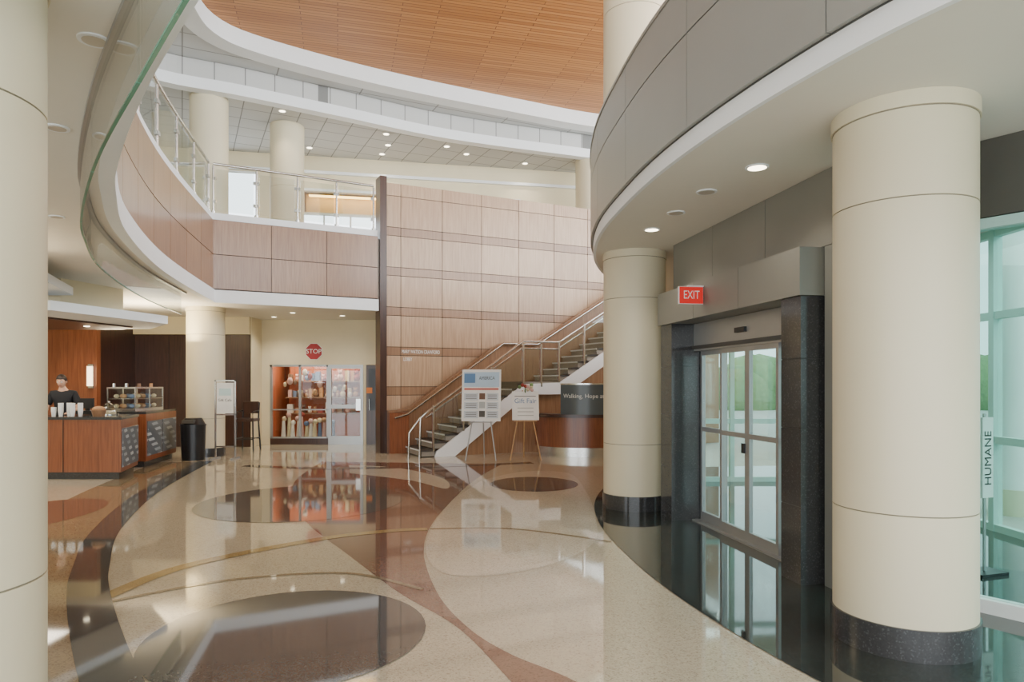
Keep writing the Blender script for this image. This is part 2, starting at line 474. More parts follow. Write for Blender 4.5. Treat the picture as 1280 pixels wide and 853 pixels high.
for p, l in [((-2.05, 3.35), 0), ((-3.0, 4.5), 0), ((-4.4, 5.6), 0), ((-4.6, 6.9), 0), ((-6.4, 8.0), 1), ((-7.4, 15.6), 1), ((-8.6, 15.0), 1),
             ((-5.2, 16.2), 1), ((-4.2, 16.9), 1), ((-6.0, 17.2), 1), ((-9.6, 14.6), 1)]:
    downlight(p[0], p[1], SZ, bool(l), power=9, r=.055)

# ------------------------------------------------------------------ wood feature wall
A0 = Vector((-3.0, 16.0)); D = Vector((0.899, 0.438))
b = MB("wall_wood_feature")
b.M = frame((A0.x, A0.y), (D.x, D.y))   # u along, v away from camera
WL = 9.0
b.box(0, WL, 0.0, 0.15, 0, 6.33, M_dark)
xs = [0.0, 0.4] + [0.4 + 1.04 * i for i in range(1, 9)]
z = 6.33; rows = [(0.30, 0)]
while sum(r[0] for r in rows) < 6.3: rows += [(0.74, 0), (0.2, 1), (0.74, 0)] if len(rows) % 2 else [(0.2, 1)]
for h, st in rows:
    zb = max(0.12, z - h)
    if z - zb > 0.05:
        for i in range(len(xs) - 1):
            b.box(xs[i] + 0.007, xs[i + 1] - 0.007, -0.02, 0.0, zb + 0.007, z - 0.007, random.choice(M_woods if st else M_wood))
    z -= h
b.box(0, WL, -0.03, 0, 0, 0.11, M_gran)
for k, s in enumerate(["MARY WATSON CRAWFORD", "LOBBY"]):
    b.text(s, 0.12, lambda x, y, k=k: (0.9 + x * 0.6 + (-0.33 if k else 0), -0.024, 2.36 + y - k * 0.18), M_txt)
b.done()
b = MB("wall_fin_dark_wood")
b.M = frame((A0.x, A0.y), (D.x, D.y))
b.box(-0.16, -0.002, -0.25, 0.15, 0, 6.4, M_dwood)
b.done()

# ------------------------------------------------------------------ staircase
b = MB("staircase")
b.M = frame((A0.x, A0.y), (D.x, D.y))
M_tread = plain("dark_stair_tread", (64, 60, 58), 0.5)
M_riser = plain("stair_riser_light", (150, 144, 134), 0.5)
T0 = 0.41; RUN = 0.272; RISE = 0.165
VF, VB = -1.6, -0.35
t = T0; z = 0
def step(t, z):
    b.box(t, t + RUN + 0.02, VF + 0.05, VB, z + 0.02, z + RISE - 0.035, M_riser)
    b.box(t - 0.03, t + RUN + 0.02, VF + 0.02, VB, z + RISE - 0.035, z + RISE, M_tread)
    b.box(t - 0.034, t - 0.022, VF + 0.02, VB, z + RISE - 0.035, z + RISE - 0.002, M_white)
for i in range(9):
    step(t, z)
    t += RUN; z += RISE
tl = t
b.box(tl, tl + RUN, VF + 0.02, VB, z - 0.1, z + RISE, M_tread)
z += RISE; LZ = z
t2 = tl + 0.95
b.box(tl, t2, VF + 0.02, VB, LZ - 0.2, LZ, M_riser)
t = t2
for i in range(19):
    step(t, z); t += RUN; z += RISE
t3 = t
def plate(pts, v0, v1, mat):
    n = len(pts)
    vs = [(p[0], v0, p[1]) for p in pts] + [(p[0], v1, p[1]) for p in pts]
    b.add(vs, [tuple(range(n)), tuple(range(n, 2 * n))[::-1]] + [(i, (i + 1) % n, n + (i + 1) % n, n + i) for i in range(n)], mat)
s = RISE / RUN
plate([(T0 + 0.45, 0.0), (T0 + 0.75, 0.0), (tl + .12, LZ - 0.3), (t2 + 0.15, LZ - 0.3), (t3, LZ + 19 * RISE - 0.35), (t3, LZ + 19 * RISE - .02), (t2 + .02, LZ - 0.02), (tl, LZ - 0.06), (T0 + .32, 0.12), (T0 + .28, 0)], VF, VF + 0.05, M_white)
plate([(T0 + 0.75, 0), (tl + 0.12, LZ - 0.3), (t2 + 0.15, LZ - 0.3), (t3 - .1, LZ + 19 * RISE - 0.4), (t3 - .1, 0)], VF + 0.12, VF + 0.16, M_bwood[0])
plate([(0.002, 0), (0.002, 0.95), (T0 + 0.1, 1.0), (tl, LZ + 0.92), (t2, LZ + 0.92), (t3, LZ + 19 * RISE + 0.92), (t3, 0)], VB, VB + 0.12, M_bwood[1])
plate([(0.001, 0.93), (0.001, 0.98), (T0 + 0.1, 1.04), (tl, LZ + 0.96), (t2, LZ + 0.96), (t3, LZ + 19 * RISE + 0.96), (t3, LZ + 19 * RISE + 0.91), (t2, LZ + 0.91), (tl, LZ + 0.91), (T0 + .1, .98)], VB - 0.03, VB + 0.15, M_bwood[0])
b.box(.002, T0 + .05, VB - .12, VB + .0, 0, .93, M_rwood)
rail = [(T0 - 0.05, 0.0), (T0 - 0.05, 0.86), (T0 + 0.1, 0.98), (tl + 0.0, LZ + 0.94), (t2, LZ + 0.94), (t3, LZ + 19 * RISE + 0.94)]
b.tube([(p[0], VF + 0.02, p[1]) for p in rail], 0.028, M_steel)
b.tube([(p[0], VB - 0.16, p[1]) for i, p in enumerate([(T0 - .3, .82), (T0 + .0, .9)] + rail[3:])], 0.026, M_steel)
b.tube([(T0 + 0.1, VF + 0.1, 0.86), (tl, VF + 0.1, LZ + 0.78), (t2, VF + 0.1, LZ + 0.78), (t3, VF + 0.1, LZ + 19 * RISE + .78)], 0.022, M_steel)
b.tube([(T0 - .3, VF + .02, 0.0), (T0 - .3, VF + .02, .55), (T0 - .05, VF + .02, .86)], 0.022, M_steel)
def nz(u):
    if u < tl: return max(0.1, (u - T0) * s + 0.1)
    if u < t2: return LZ
    return LZ + (u - t2) * s + 0.1
ps = [T0 + 0.25, T0 + 0.95, T0 + 1.65, tl, tl + .47, t2] + [t2 + 0.7 * i for i in range(1, 8)]
for u in ps:
    b.box(u - 0.018, u + 0.018, VF - 0.01, VF + 0.05, nz(u) - 0.12, nz(u) + 0.88, M_steel)
for u0, u1 in zip(ps, ps[1:]):
    a, c = u0 + 0.05, u1 - 0.05
    plate([(a, nz(a) + .02), (c, nz(c) + .02), (c, nz(c) + .78), (a, nz(a) + .78)], VF + 0.01, VF + 0.022, M_rglass)
b.done()

# ------------------------------------------------------------------ reception desk
b = MB("reception_desk")
def arc(cx, cy, rx, ry, a0, a1, n=24):
    return [(cx + rx * math.cos(math.radians(a0 + (a1 - a0) * i / n)), cy + ry * math.sin(math.radians(a0 + (a1 - a0) * i / n))) for i in range(n + 1)]
cx, cy = 1.75, 15.75
b.slab(arc(cx, cy, 1.16, 0.86, 180, 360), arc(cx, cy, 1.06, 0.76, 180, 360), 0.0, 0.2, M_steel)
b.slab(arc(cx, cy, 1.22, 0.92, 180, 360), arc(cx, cy, 1.08, 0.78, 180, 360), 0.2, 0.86, M_rwood)
b.slab(arc(cx, cy, 1.3, 1.0, 180, 360), arc(cx, cy, 0.9, 0.6, 180, 360), 0.86, 0.93, M_dwood)
b.slab(arc(cx, cy, 0.96, 1.0, 225, 340), arc(cx, cy, 0.94, 0.97, 225, 340), 0.93, 1.6, M_sign)
b.slab(arc(cx, cy, 0.97, 1.01, 225, 340), arc(cx, cy, 0.93, 0.96, 225, 340), 1.58, 1.61, M_steel)
def onarc(x, y):
    a = math.radians(268) + (x) / 0.97
    return (cx + 0.972 * math.cos(a), cy + 1.012 * math.sin(a), 1.33 + y)
b.text("Walking, Hope at Work", 0.13, onarc, M_txt)
b.done()

# ------------------------------------------------------------------ drum (right)
PR = Path(RC)
b = MB("entrance_drum_slab")
b.prism(list(RC) + [(5.35, 0.8)], SZ, 4.5, M_soff)
b.done()
b = MB("entrance_drum_fascia")
def dr(z0, z1, o0, o1, mat): b.slab(PR.seg(0, PR.L, o0, 120), PR.seg(0, PR.L, o1, 120), z0, z1, mat)
dr(SZ - 0.005, 3.42, -0.02, 0.015, M_white)
dr(3.42, 4.5, 0.0, 0.02, M_metjoint)
panelled(b, PR, 3.43, 4.1, 0.02, 0.05, [M_metal], 1.35, 0.005, n=10)
panelled(b, PR, 4.112, 4.5, 0.02, 0.05, [M_metal], 1.35, 0.005, n=10)
dr(4.5, 4.53, -0.1, 0.06, M_metal)
b.done()

# ------------------------------------------------------------------ portal and door
U = (0.168, -0.986); P0 = (1.80, 8.25)
PF = frame(P0, U)
b = MB("entrance_portal"); b.M = PF
for u0, u1 in ((0, 0.32), (2.61, 2.89)):
    for k in range(4):
        zz = [0, 0.62, 1.24, 1.8, 2.3]
        b.box(u0, u1, 0, 0.42, zz[k] + 0.003, zz[k + 1] - 0.003, M_gran)
    b.box(u0 + .005, u1 - .005, .005, .415, 0, 2.3, M_black)
b.box(-0.03, 0.97, -0.03, 0.42, 2.3, 2.68, M_metal2)
b.box(0.976, 1.94, -0.03, 0.42, 2.3, 2.68, M_metal2)
b.box(1.946, 2.92, -0.03, 0.42, 2.3, 2.68, M_metal2)
b.box(-0.02, 2.91, -0.02, 0.41, 2.31, 2.675, M_metjoint)
b.done()
b = MB("wall_right"); b.M = PF
b.box(-0.05, 3.1, 0.2, 0.45, 2.685, SZ - .002, M_metjoint)
for i in range(3):
    b.box(-0.05 + i * 1.05, -0.05 + (i + 1) * 1.05 - 0.008, 0.18, 0.2, 2.69, SZ - 0.002, M_metal2)
b.box(2.93, 3.1, 0.18, 0.47, 0, 2.685, M_metal2)
b.done()
b = MB("wall_side")
PW = Path(spline([(2.25, 8.35), (2.27, 9.3), (2.42, 10.2), (2.62, 11.0)], 6))
b.slab(PW.seg(0, PW.L, 0, 30), PW.seg(0, PW.L, -0.12, 30), 0, SZ - .02, M_cream)
b.done()
b = MB("wall_exterior")
PW = Path(spline([(2.62, 11.01), (3.3, 14.0), (4.0, 16.5)], 6))
b.slab(PW.seg(0, PW.L, 0, 30), PW.seg(0, PW.L, -0.12, 30), 0, SZ - .02, M_cream)
b.done()
b = MB("door_1"); b.M = PF
v = 0.3
b.box(0.325, 2.605, v - 0.03, v + 0.1, 1.98, 2.295, M_alum)
b.box(0.325, 2.605, v - 0.05, v - 0.03, 2.0, 2.04, M_metjoint)
b.box(1.35, 1.55, v - 0.06, v - 0.03, 2.12, 2.17, M_black)
b.box(0.325, 2.605, v - 0.05, v + 0.12, 0, 0.02, M_alum)
def leaf(u0, u1, vv, w=0.045):
    b.box(u0, u0 + w, vv, vv + 0.04, 0.02, 1.98, M_alum)
    b.box(u1 - w, u1, vv, vv + 0.04, 0.02, 1.98, M_alum)
    b.box(u0 + w, u1 - w, vv, vv + 0.04, 1.93, 1.98, M_alum)
    b.box(u0 + w, u1 - w, vv, vv + 0.04, 0.02, 0.12, M_alum)
    b.box(u0 + w, u1 - w, vv, vv + 0.04, 1.05, 1.1, M_alum)
    b.box(u0 + w, u1 - w, vv + 0.015, vv + 0.022, 0.12, 1.93, M_glass)
leaf(0.34, 0.92, v + 0.05); leaf(0.92, 1.5, v); leaf(1.5, 2.07, v); leaf(2.05, 2.6, v + 0.05)
b.box(1.42, 1.47, v - 0.02, v, 0.9, 1.0, M_black)
b.done()
b = MB("exit_sign"); b.M = PF
b.box(1.2, 1.225, -0.3, -0.035, 2.42, 2.6, M_white)
b.box(1.226, 1.232, -0.295, -0.04, 2.425, 2.595, M_exit)
b.text("EXIT", 0.12, lambda x, y: (1.236, -0.168 + x * 0.72, 2.51 + y), M_txt)
b.box(1.19, 1.235, -0.2, -0.033, 2.6, 2.61, M_white)
b.done()

GF = frame((2.75, 5.5), (0.6, -0.8))
b = MB("window_1"); b.M = GF
b.box(0, 3.6, -0.03, 0.08, 0, 0.1, M_mull)
b.box(0, 3.6, -0.03, 0.08, 2.68, 2.75, M_teal)
for u in (0, 2.3, 3.5):
    b.box(u, u + 0.06, -0.02, 0.07, 0.1, 2.68, M_teal)
b.box(0.06, 3.6, 0.02, 0.032, 0.1, 2.68, M_tglass)
b.done()
b = MB("wall_bulkhead"); b.M = GF
b.box(-0.1, 3.6, -0.05, 0.15, 2.755, SZ - .002, M_dgrey)
b.done()
b = MB("window_2")
for y in [1.0 + 1.275 * i for i in range(9)]:
    b.box(5.2, 5.3, y, y + 0.08, 0, 3.28, M_teal)
for z in (0, 0.95, 2.3, 3.19):
    b.box(5.21, 5.29, 1.0, 11.2, z, z + 0.08, M_teal)
    b.box(2.8, 5.2, 11.11, 11.18, z, z + 0.08, M_teal)
for x in (2.75, 3.55, 4.4): b.box(x, x + .07, 11.1, 11.19, 0, 3.28, M_teal)
b.box(5.245, 5.255, 1.0, 11.2, 0.05, 3.25, M_tglass)
b.box(2.8, 5.2, 11.14, 11.15, 0.05, 3.25, M_tglass)
b.done()
b = MB("banner_stand")
b.M = frame((3.91, 5.67), (.9, .3))
b.box(0, .12, 0, .02, 0.65, 1.32, M_paper)
b.tube([(.07, .04, 0), (.07, .04, 1.35)], 0.012, M_alum); b.box(-.08, .22, -.06, .14, 0.006, 0.03, M_black)
b.text("HUMANE", 0.11, lambda x, y: (.06 - y, -.004, 0.98 + x), M_black)
b.done()
b = MB("canopy_column")
for x, y in ((6.25, 8.5), (6.6, 15.5)):
    b.cyl(x, y, -.02, 3.6, 0.22, M_white, 32); b.cyl(x, y, -.02, 0.3, 0.25, M_col, 32); b.cyl(x, y, 3.5, 3.6, .32, M_white, 32)
b.done()
b = MB("ground")
b.prism([(5.35, -40), (60, -40), (60, 70), (5.3, 70), (5.3, 19.9), (3.5, 14), (2.8, 11.2), (5.35, 11.2)], -0.25, -0.02, M_asph)
b.done()
b = MB("hedge")
for i in range(60):
    b.ball((34 + random.uniform(-1, 1), -10 + i * 1.4, random.uniform(.3, .9)), random.uniform(1.0, 1.8), M_grn, seg=10, rings=6)
for i in range(30):
    b.ball((8 + i * .9, 44 + random.uniform(-1, 1), random.uniform(.5, 1.6)), random.uniform(1.2, 2.4), M_grn, seg=10, rings=6)
b.done()

# ------------------------------------------------------------------ back of ground floor
b = MB("wall_back")
def shopwall(x0, x1, z0, z1, mat=M_cream, y0=18.0, y1=18.15): b.box(x0, x1, y0, y1, z0, z1, mat)
shopwall(-6.62, -6.38, 0, SZ - .001)
shopwall(-6.38, -3.05, 2.1, SZ - .001)
shopwall(-3.92, -3.85, 0, 2.1)
shopwall(-6.38, -4.85, 0, 0.16, M_dwood)
b.box(-10.7, -6.62, 17.3, 17.45, 0, 2.85, M_dwood)
for x in (-9.7, -8.7, -7.7): b.box(x, x + .012, 17.295, 17.3, 0, 2.85, M_black)
b.box(-10.7, -6.62, 17.2, 17.45, 2.85, SZ - .001, M_cream)
b.box(-6.64, -6.6, 17.3, 18.1, 0, SZ - .001, M_cream)
b.box(-3.85, -3.05, 18.4, 18.5, 0, 2.1, M_black)
b.box(-13, 5.2, 21.85, 22, 0, 9, M_cream)
b.box(-3.2, -3.05, 16.1, 18.0, 0, SZ - .001, M_dwood)
b.done()
b = MB("wall_cafe")
b.box(-12.9, -9.55, 15.7, 15.85, 0, 2.95, M_rwood)
b.box(-12.9, -9.55, 15.65, 15.85, 2.95, SZ - .001, M_cream)
b.box(-9.7, -9.55, 15.85, 17.3, 0, SZ - .001, M_dwood)
b.done()
b = MB("wall_left"); b.box(-13.1, -12.95, -5, 22, 0, 9, M_cream); b.done()
b = MB("wall_sconce"); b.box(-9.72, -9.62, 15.6, 15.69, 1.55, 2.0, emis("sconce_glow", (255, 230, 190), 4)); b.box(-9.73, -9.61, 15.66, 15.699, 1.5, 2.05, M_steel); b.done()
b = MB("gift_shop_interior")
b.box(-6.6, -3.95, 20.2, 20.3, 0, 2.6, M_orange); b.box(-6.7, -6.6, 18.16, 20.3, 0, 2.6, M_orange)
b.box(-3.95, -3.87, 18.16, 20.3, 0, 2.6, M_orange); b.box(-6.7, -3.87, 18.16, 20.3, 2.6, 2.65, M_cream)
for z in (0.75, 1.2, 1.65):
    b.box(-6.3, -4.2, 19.0, 19.35, z, z + .03, M_bwood[0])
b.box(-6.3, -4.2, 19.35, 19.4, 0, 2.4, M_orange)
b.done()
b = MB("gift_shop_merchandise")
cols = [plain("toy_%d" % i, c, 0.7) for i, c in enumerate([(226, 220, 208), (205, 168, 160), (186, 142, 100), (104, 124, 156), (150, 60, 50), (208, 192, 156), (120, 92, 74)])]
for z in (0.781, 1.231, 1.681):
    x = -6.2
    while x < -4.3:
        r = random.uniform(0.05, 0.1); m = random.choice(cols)
        if random.random() < .6:
            b.ball((x, 19.12, z + r), r, m, seg=8, rings=6); b.ball((x, 19.1, z + 2 * r + r * .5), r * .65, m, seg=8, rings=6)
            b.ball((x - r * .5, 19.1, z + 3 * r), r * .28, m, seg=6, rings=4); b.ball((x + r * .5, 19.1, z + 3 * r), r * .28, m, seg=6, rings=4)
        else:
            b.box(x - r * .8, x + r * .8, 19.05, 19.2, z, z + random.uniform(.12, .3), m)
        x += r * 2.0 + random.uniform(0, .05)
for i in range(12):
    x = -6.2 + i * 0.12; h = random.uniform(.3, .6)
    b.cyl(x, 18.6 + random.uniform(-.1, .1), 0.001, 0.16 + h, .08, random.choice([cols[0], cols[3], cols[1], cols[5]]), 10, .04)
    b.ball((x, 18.6, .16 + h + .05), .07, random.choice(cols), seg=8, rings=6)
for i in range(14):
    x = -6.15 + i * .135; zz = random.uniform(1.25, 1.95)
    b.ball((x, 18.5, zz), random.uniform(.05, .08), random.choice(cols), sz=1.3, seg=8, rings=6)
    b.tube([(x, 18.5, zz), (x, 18.5, 2.6)], .004, M_black, 4)
b.done()
b = MB("window_3")
for x in (-6.38, -5.62, -4.89): b.box(x, x + .05, 17.99, 18.08, 0.16, 2.1, M_alum)
b.box(-6.38, -4.85, 17.99, 18.08, 2.05, 2.1, M_alum); b.box(-6.38, -4.85, 17.99, 18.08, .16, .2, M_alum); b.box(-6.38, -4.85, 17.99, 18.08, .9, .93, M_alum)
b.box(-6.33, -4.89, 18.03, 18.036, .2, 2.05, M_glass)
b.done()
b = MB("door_2")
b.box(-4.84, -4.76, 17.98, 18.06, 0, 2.1, M_alum); b.box(-4.0, -3.92, 17.98, 18.06, 0, 2.1, M_alum)
b.box(-4.76, -4.0, 17.98, 18.06, 2.0, 2.1, M_alum); b.box(-4.76, -4.0, 17.98, 18.06, 0, .22, M_alum); b.box(-4.76, -4.0, 17.98, 18.06, .95, 1.05, M_alum)
b.box(-4.76, -4.0, 18.02, 18.026, .22, 2.0, M_glass); b.box(-4.1, -3.98, 17.94, 17.98, .9, 1.2, M_steel)
b.done()
b = MB("door_3")
b.box(-3.84, -3.21, 18.0, 18.05, 0, 2.09, M_dwood); b.box(-3.78, -3.28, 17.98, 18.0, .9, 2.0, M_black); b.tube([(-3.75, 17.95, .9), (-3.75, 17.95, 1.2)], .015, M_steel)
b.box(-3.83, -3.68, 17.96, 17.975, 1.35, 1.5, plain("orange_notice", (225, 130, 60), .5))
b.done()
b = MB("stop_sign")
cxs, czs = -5.22, 2.45
def octo(r, y0, y1, mat):
    p = [(cxs + r * math.cos(math.radians(22.5 + 45 * i)), czs + r * math.sin(math.radians(22.5 + 45 * i))) for i in range(8)]
    vs = [(q[0], y0, q[1]) for q in p] + [(q[0], y1, q[1]) for q in p]
    b.add(vs, [tuple(range(8)), tuple(range(8, 16))[::-1]] + [(i, (i + 1) % 8, 8 + (i + 1) % 8, 8 + i) for i in range(8)], mat)
octo(.235, 17.985, 17.999, M_txt); octo(.222, 17.98, 17.99, M_red)
b.text("STOP", 0.17, lambda x, y: (cxs + x, 17.976, czs + y), M_txt)
b.done()

# ------------------------------------------------------------------ upper floor back wall
UF = frame((-12.9, 17.4), (18, 3.6))
b = MB("wall_upper_back"); b.M = UF
b.box(0, 18.4, 0, .15, F2 + .001, 6.35, M_cream)
b.box(0, 7.3, 0, .15, 6.35, 7.9, M_cream); b.box(13.4, 18.4, 0, .15, 6.35, 7.9, M_cream)
b.box(7.3, 13.4, 0, .15, 6.95, 7.9, M_cream); b.box(7.3, 13.4, .6, .65, 6.3, 7.0, plain("recess_wall", (236, 200, 136), .6))
b.box(7.3, 13.4, -.04, .15, 6.93, 7.0, M_white)
b.box(0, 18.4, -.1, .02, 7.4, 7.48, M_white)
b.box(12.2, 13.1, .3, .55, 6.36, 6.75, M_dwood)
b.done()
b = MB("recess_cove_light"); b.M = UF
b.box(7.4, 13.3, .35, .5, 6.9, 6.93, emis("cove_glow", (255, 205, 120), 8)); b.done()
b = MB("window_4"); b.M = UF
mg = emis("daylight_glow_pane", (235, 245, 255), 3.5)  # pane emission stands in for daylight; the wall behind has no opening
for x0, x1, zt in ((4.6, 6.1, 7.3), (7.15, 9.3, 6.25)):
    n = 2 if x1 - x0 < 2 else 3; ww = (x1 - x0) / n
    for i in range(n): b.box(x0 + i * ww, x0 + (i + 1) * ww - .05, -.03, -.01, 5.1, zt, mg); b.box(x0 + (i + 1) * ww - .05, x0 + (i + 1) * ww, -.05, 0, 5.05, zt + .05, M_mull)
    b.box(x0 - .05, x1, -.05, 0, zt, zt + .06, M_mull); b.box(x0 - .05, x1, -.05, 0, 5.03, 5.1, M_mull); b.box(x0 - .05, x0, -.05, 0, 5.05, zt, M_mull)
b.done()
b = MB("window_5")
for y in range(-4, 21, 2): b.box(8.9, 9.0, y, y + .1, 4.5, 8.8, M_mull)
for z in (4.5, 6.0, 7.5): b.box(8.9, 9, -5, 21, z, z + .08, M_mull)
b.done()
b = MB("window_6")
for x in range(-12, 10, 2): b.box(x, x + .1, -5, -4.9, 0, 8.8, M_mull)
for z in (0, 2.4, 4.9, 6.8, 8.7): b.box(-13, 9, -5, -4.9, z, z + .09, M_mull)
b.done()

# ------------------------------------------------------------------ cafe
b = MB("cafe_canopy")
b.prism([(-6.1, 12.1), (-6.62, 9.8), (-10.5, 9.8), (-10.5, 13.2), (-7.0, 13.2)], 2.66, 2.8, M_white)
b.prism([(-7.0, 12.6), (-7.4, 10.4), (-10.2, 10.4), (-10.2, 13.0), (-7.4, 13.0)], 2.63, 2.659, M_dwood)
b.prism([(-6.95, 12.2), (-7.2, 10.9), (-10.2, 10.9), (-10.2, 13), (-7.4, 13)], 2.8, SZ - .001, M_cream)
b.prism([(-6.75, 10.5), (-5.95, 8.5), (-8.6, 8.5), (-9.3, 10.5)], 2.96, 3.08, M_white)
b.prism([(-7.0, 10.3), (-6.5, 8.9), (-8.3, 8.9), (-9, 10.3)], 3.08, SZ - .001, M_cream)
for x, y in ((-7.9, 11.2), (-8.9, 11.2), (-7.6, 12.2)): b.cyl(x, y, 2.622, 2.632, .05, M_downl, 16)
b.done()
b = MB("cafe_counter")
p1 = [(-10, 11.4), (-6.53, 11.4), (-6.85, 12.5), (-7.6, 12.5), (-7.5, 12.1), (-10, 12.1)]
p1b = [(-10, 11.45), (-6.59, 11.45), (-6.9, 12.45), (-7.55, 12.45), (-7.45, 12.05), (-10, 12.05)]
b.prism(p1b, 0, .12, M_gran); b.prism(p1, .12, 1.0, M_rwood); b.prism([(p[0] + (.02 if p[0] > -7 else 0), p[1] - (.02 if p[1] < 11.5 else 0)) for p in p1], 1.0, 1.045, M_gran)
b.M = frame((-6.53, 11.4), (-.32, 1.1)); b.box(.06, 1.1, -.02, 0, .2, .85, M_tile); b.M = Matrix.Identity(4)
for x in (-9.4, -8.45, -7.5): b.box(x, x + .012, 11.39, 11.4, .12, 1.0, M_dwood)
b.done()
b = MB("cafe_counter")
p2 = [(-7.9, 13.0), (-6.97, 13.0), (-7.28, 14.8), (-8.1, 14.8)]
b.prism([(-7.85, 13.05), (-7.03, 13.05), (-7.34, 14.75), (-8.05, 14.75)], 0, .12, M_gran); b.prism(p2, .12, 1.02, M_rwood); b.prism(p2, 1.02, 1.065, M_gran)
b.M = frame((-6.97, 13.0), (-.31, 1.8)); b.box(.06, .85, -.02, 0, .22, .88, M_tile); b.box(.92, 1.75, -.02, 0, .22, .88, M_tile)
b.done()
b = MB("pastry_display_case")
x0, x1, y0, y1, z0 = -7.75, -7.2, 13.05, 14.1, 1.066
b.box(x0, x1, y0, y1, z0, z0 + .06, M_steel); b.box(x0, x1, y0, y1, z0 + .44, z0 + .47, M_steel)
for x in (x0, x1 - .02):
    for y in (y0, y1 - .02, (y0 + y1) / 2): b.box(x, x + .02, y, y + .02, z0 + .06, z0 + .44, M_steel)
b.box(x0, x1, y0, y1, z0 + .24, z0 + .25, M_steel)
b.box(x0 + .02, x1 - .02, y0 + .005, y0 + .01, z0 + .06, z0 + .44, M_glass); b.box(x1 - .01, x1 - .005, y0 + .02, y1, z0 + .06, z0 + .44, M_glass)
for i in range(5):
    for j in range(3):
        for zz in (.06, .25):
            b.ball((x0 + .12 + j * .15, y0 + .12 + i * .2, z0 + zz + .045), .05, cols[(i + j) % 3 + 1 if (i + j) % 3 else 5], sz=.8, seg=8, rings=6)
for j in range(6): b.cyl(x0 + .08 + j * .08, y0 + .1 + (j % 3) * .3, z0 + .471, z0 + .471 + .07, .03, [M_steel, cols[6], cols[2]][j % 3], 12)
b.done()
b = MB("cake_dome")
b.cyl(-7.2, 12.2, 1.047, 1.06, .16, M_steel, 24); b.cyl(-7.2, 12.2, 1.06, 1.12, .11, cols[5], 20)
b.ball((-7.2, 12.2, 1.06), .15, M_rglass, sz=1.3, seg=20, rings=12, f=lambda p: Vector((p.x, p.y, max(p.z, 0)))); b.ball((-7.2, 12.2, 1.27), .02, M_steel); b.done()
b = MB("cash_register")
b.box(-7.8, -7.45, 12.2, 12.45, 1.046, 1.12, M_black); b.box(-7.75, -7.5, 12.22, 12.26, 1.16, 1.34, M_black); b.box(-7.66, -7.6, 12.25, 12.3, 1.12, 1.2, M_black)
b.box(-7.74, -7.51, 12.262, 12.266, 1.18, 1.32, M_blue); b.done()
b = MB("paper_cup_stack")
for i, x in enumerate((-7.68, -7.58, -7.48, -7.39, -7.8)):
    y = 11.62 + (i % 2) * .07
    n = 8 if i < 4 else 4
    for k in range(n): b.cyl(x, y, 1.046 + k * .018, 1.046 + k * .018 + .1, .03, M_paper, 16, .042)
b.done()
b = MB("tip_basket")
b.cyl(-7.05, 11.65, 1.046, 1.15, .09, M_bwood[0], 16, .12); b.ball((-7.05, 11.65, 1.17), .1, cols[2], sz=.5)
b.done()
b = MB("trash_can")
b.cyl(-6.7, 14.35, 0, .05, .22, M_black, 32); b.cyl(-6.7, 14.35, .05, .72, .225, M_black, 32, .245); b.cyl(-6.7, 14.35, .72, .75, .255, M_black, 32)
b.cyl(-6.7, 14.35, .75, .88, .24, M_black, 32, .17); b.box(-6.82, -6.58, 14.09, 14.2, .78, .85, M_dgrey); b.done()
b = MB("sign_stand")
for x in (-6.32, -5.9): b.box(x, x + .03, 14.5, 14.53, .02, 1.68, M_steel)
for z in (.25, .93, 1.65): b.box(-6.32, -5.87, 14.5, 14.53, z, z + .03, M_steel)
b.box(-6.33, -6.28, 14.3, 14.72, 0, .03, M_alum); b.box(-5.91, -5.86, 14.3, 14.72, 0, .03, M_alum)
b.box(-6.27, -5.92, 14.5, 14.52, .97, 1.62, M_paper); b.box(-6.22, -5.97, 14.49, 14.5, 1.35, 1.5, plain("sign_tint", (190, 215, 215), .5))
b.text("Gift Cafe", .08, lambda x, y: (-6.095 + x, 14.488, 1.25 + y), M_black)
b.done()
b = MB("bar_chair")
X, Y = -6.35, 16.4
for sx in (-.19, .19):
    b.tube([(X + sx * 1.15, Y - .22, 0), (X + sx, Y - .18, .72)], .02, M_black); b.tube([(X + sx * 1.15, Y + .24, 0), (X + sx, Y + .18, .72), (X + sx, Y + .24, 1.15)], .02, M_black)
    b.tube([(X + sx * 1.08, Y - .2, .3), (X + sx * 1.08, Y + .21, .3)], .014, M_black)
    b.tube([(X + sx, Y - .18, .72), (X + sx, Y - .18, .93), (X + sx, Y + .2, .95)], .016, M_black)
for yy in (-.2, .21): b.tube([(X - .2, Y + yy, .28), (X + .2, Y + yy, .28)], .014, M_black)
b.box(X - .22, X + .22, Y - .22, Y + .2, .7, .77, M_dwood)
b.box(X - .19, X + .19, Y + .2, Y + .235, .88, 1.17, M_dwood)
b.done(bevel=.006)

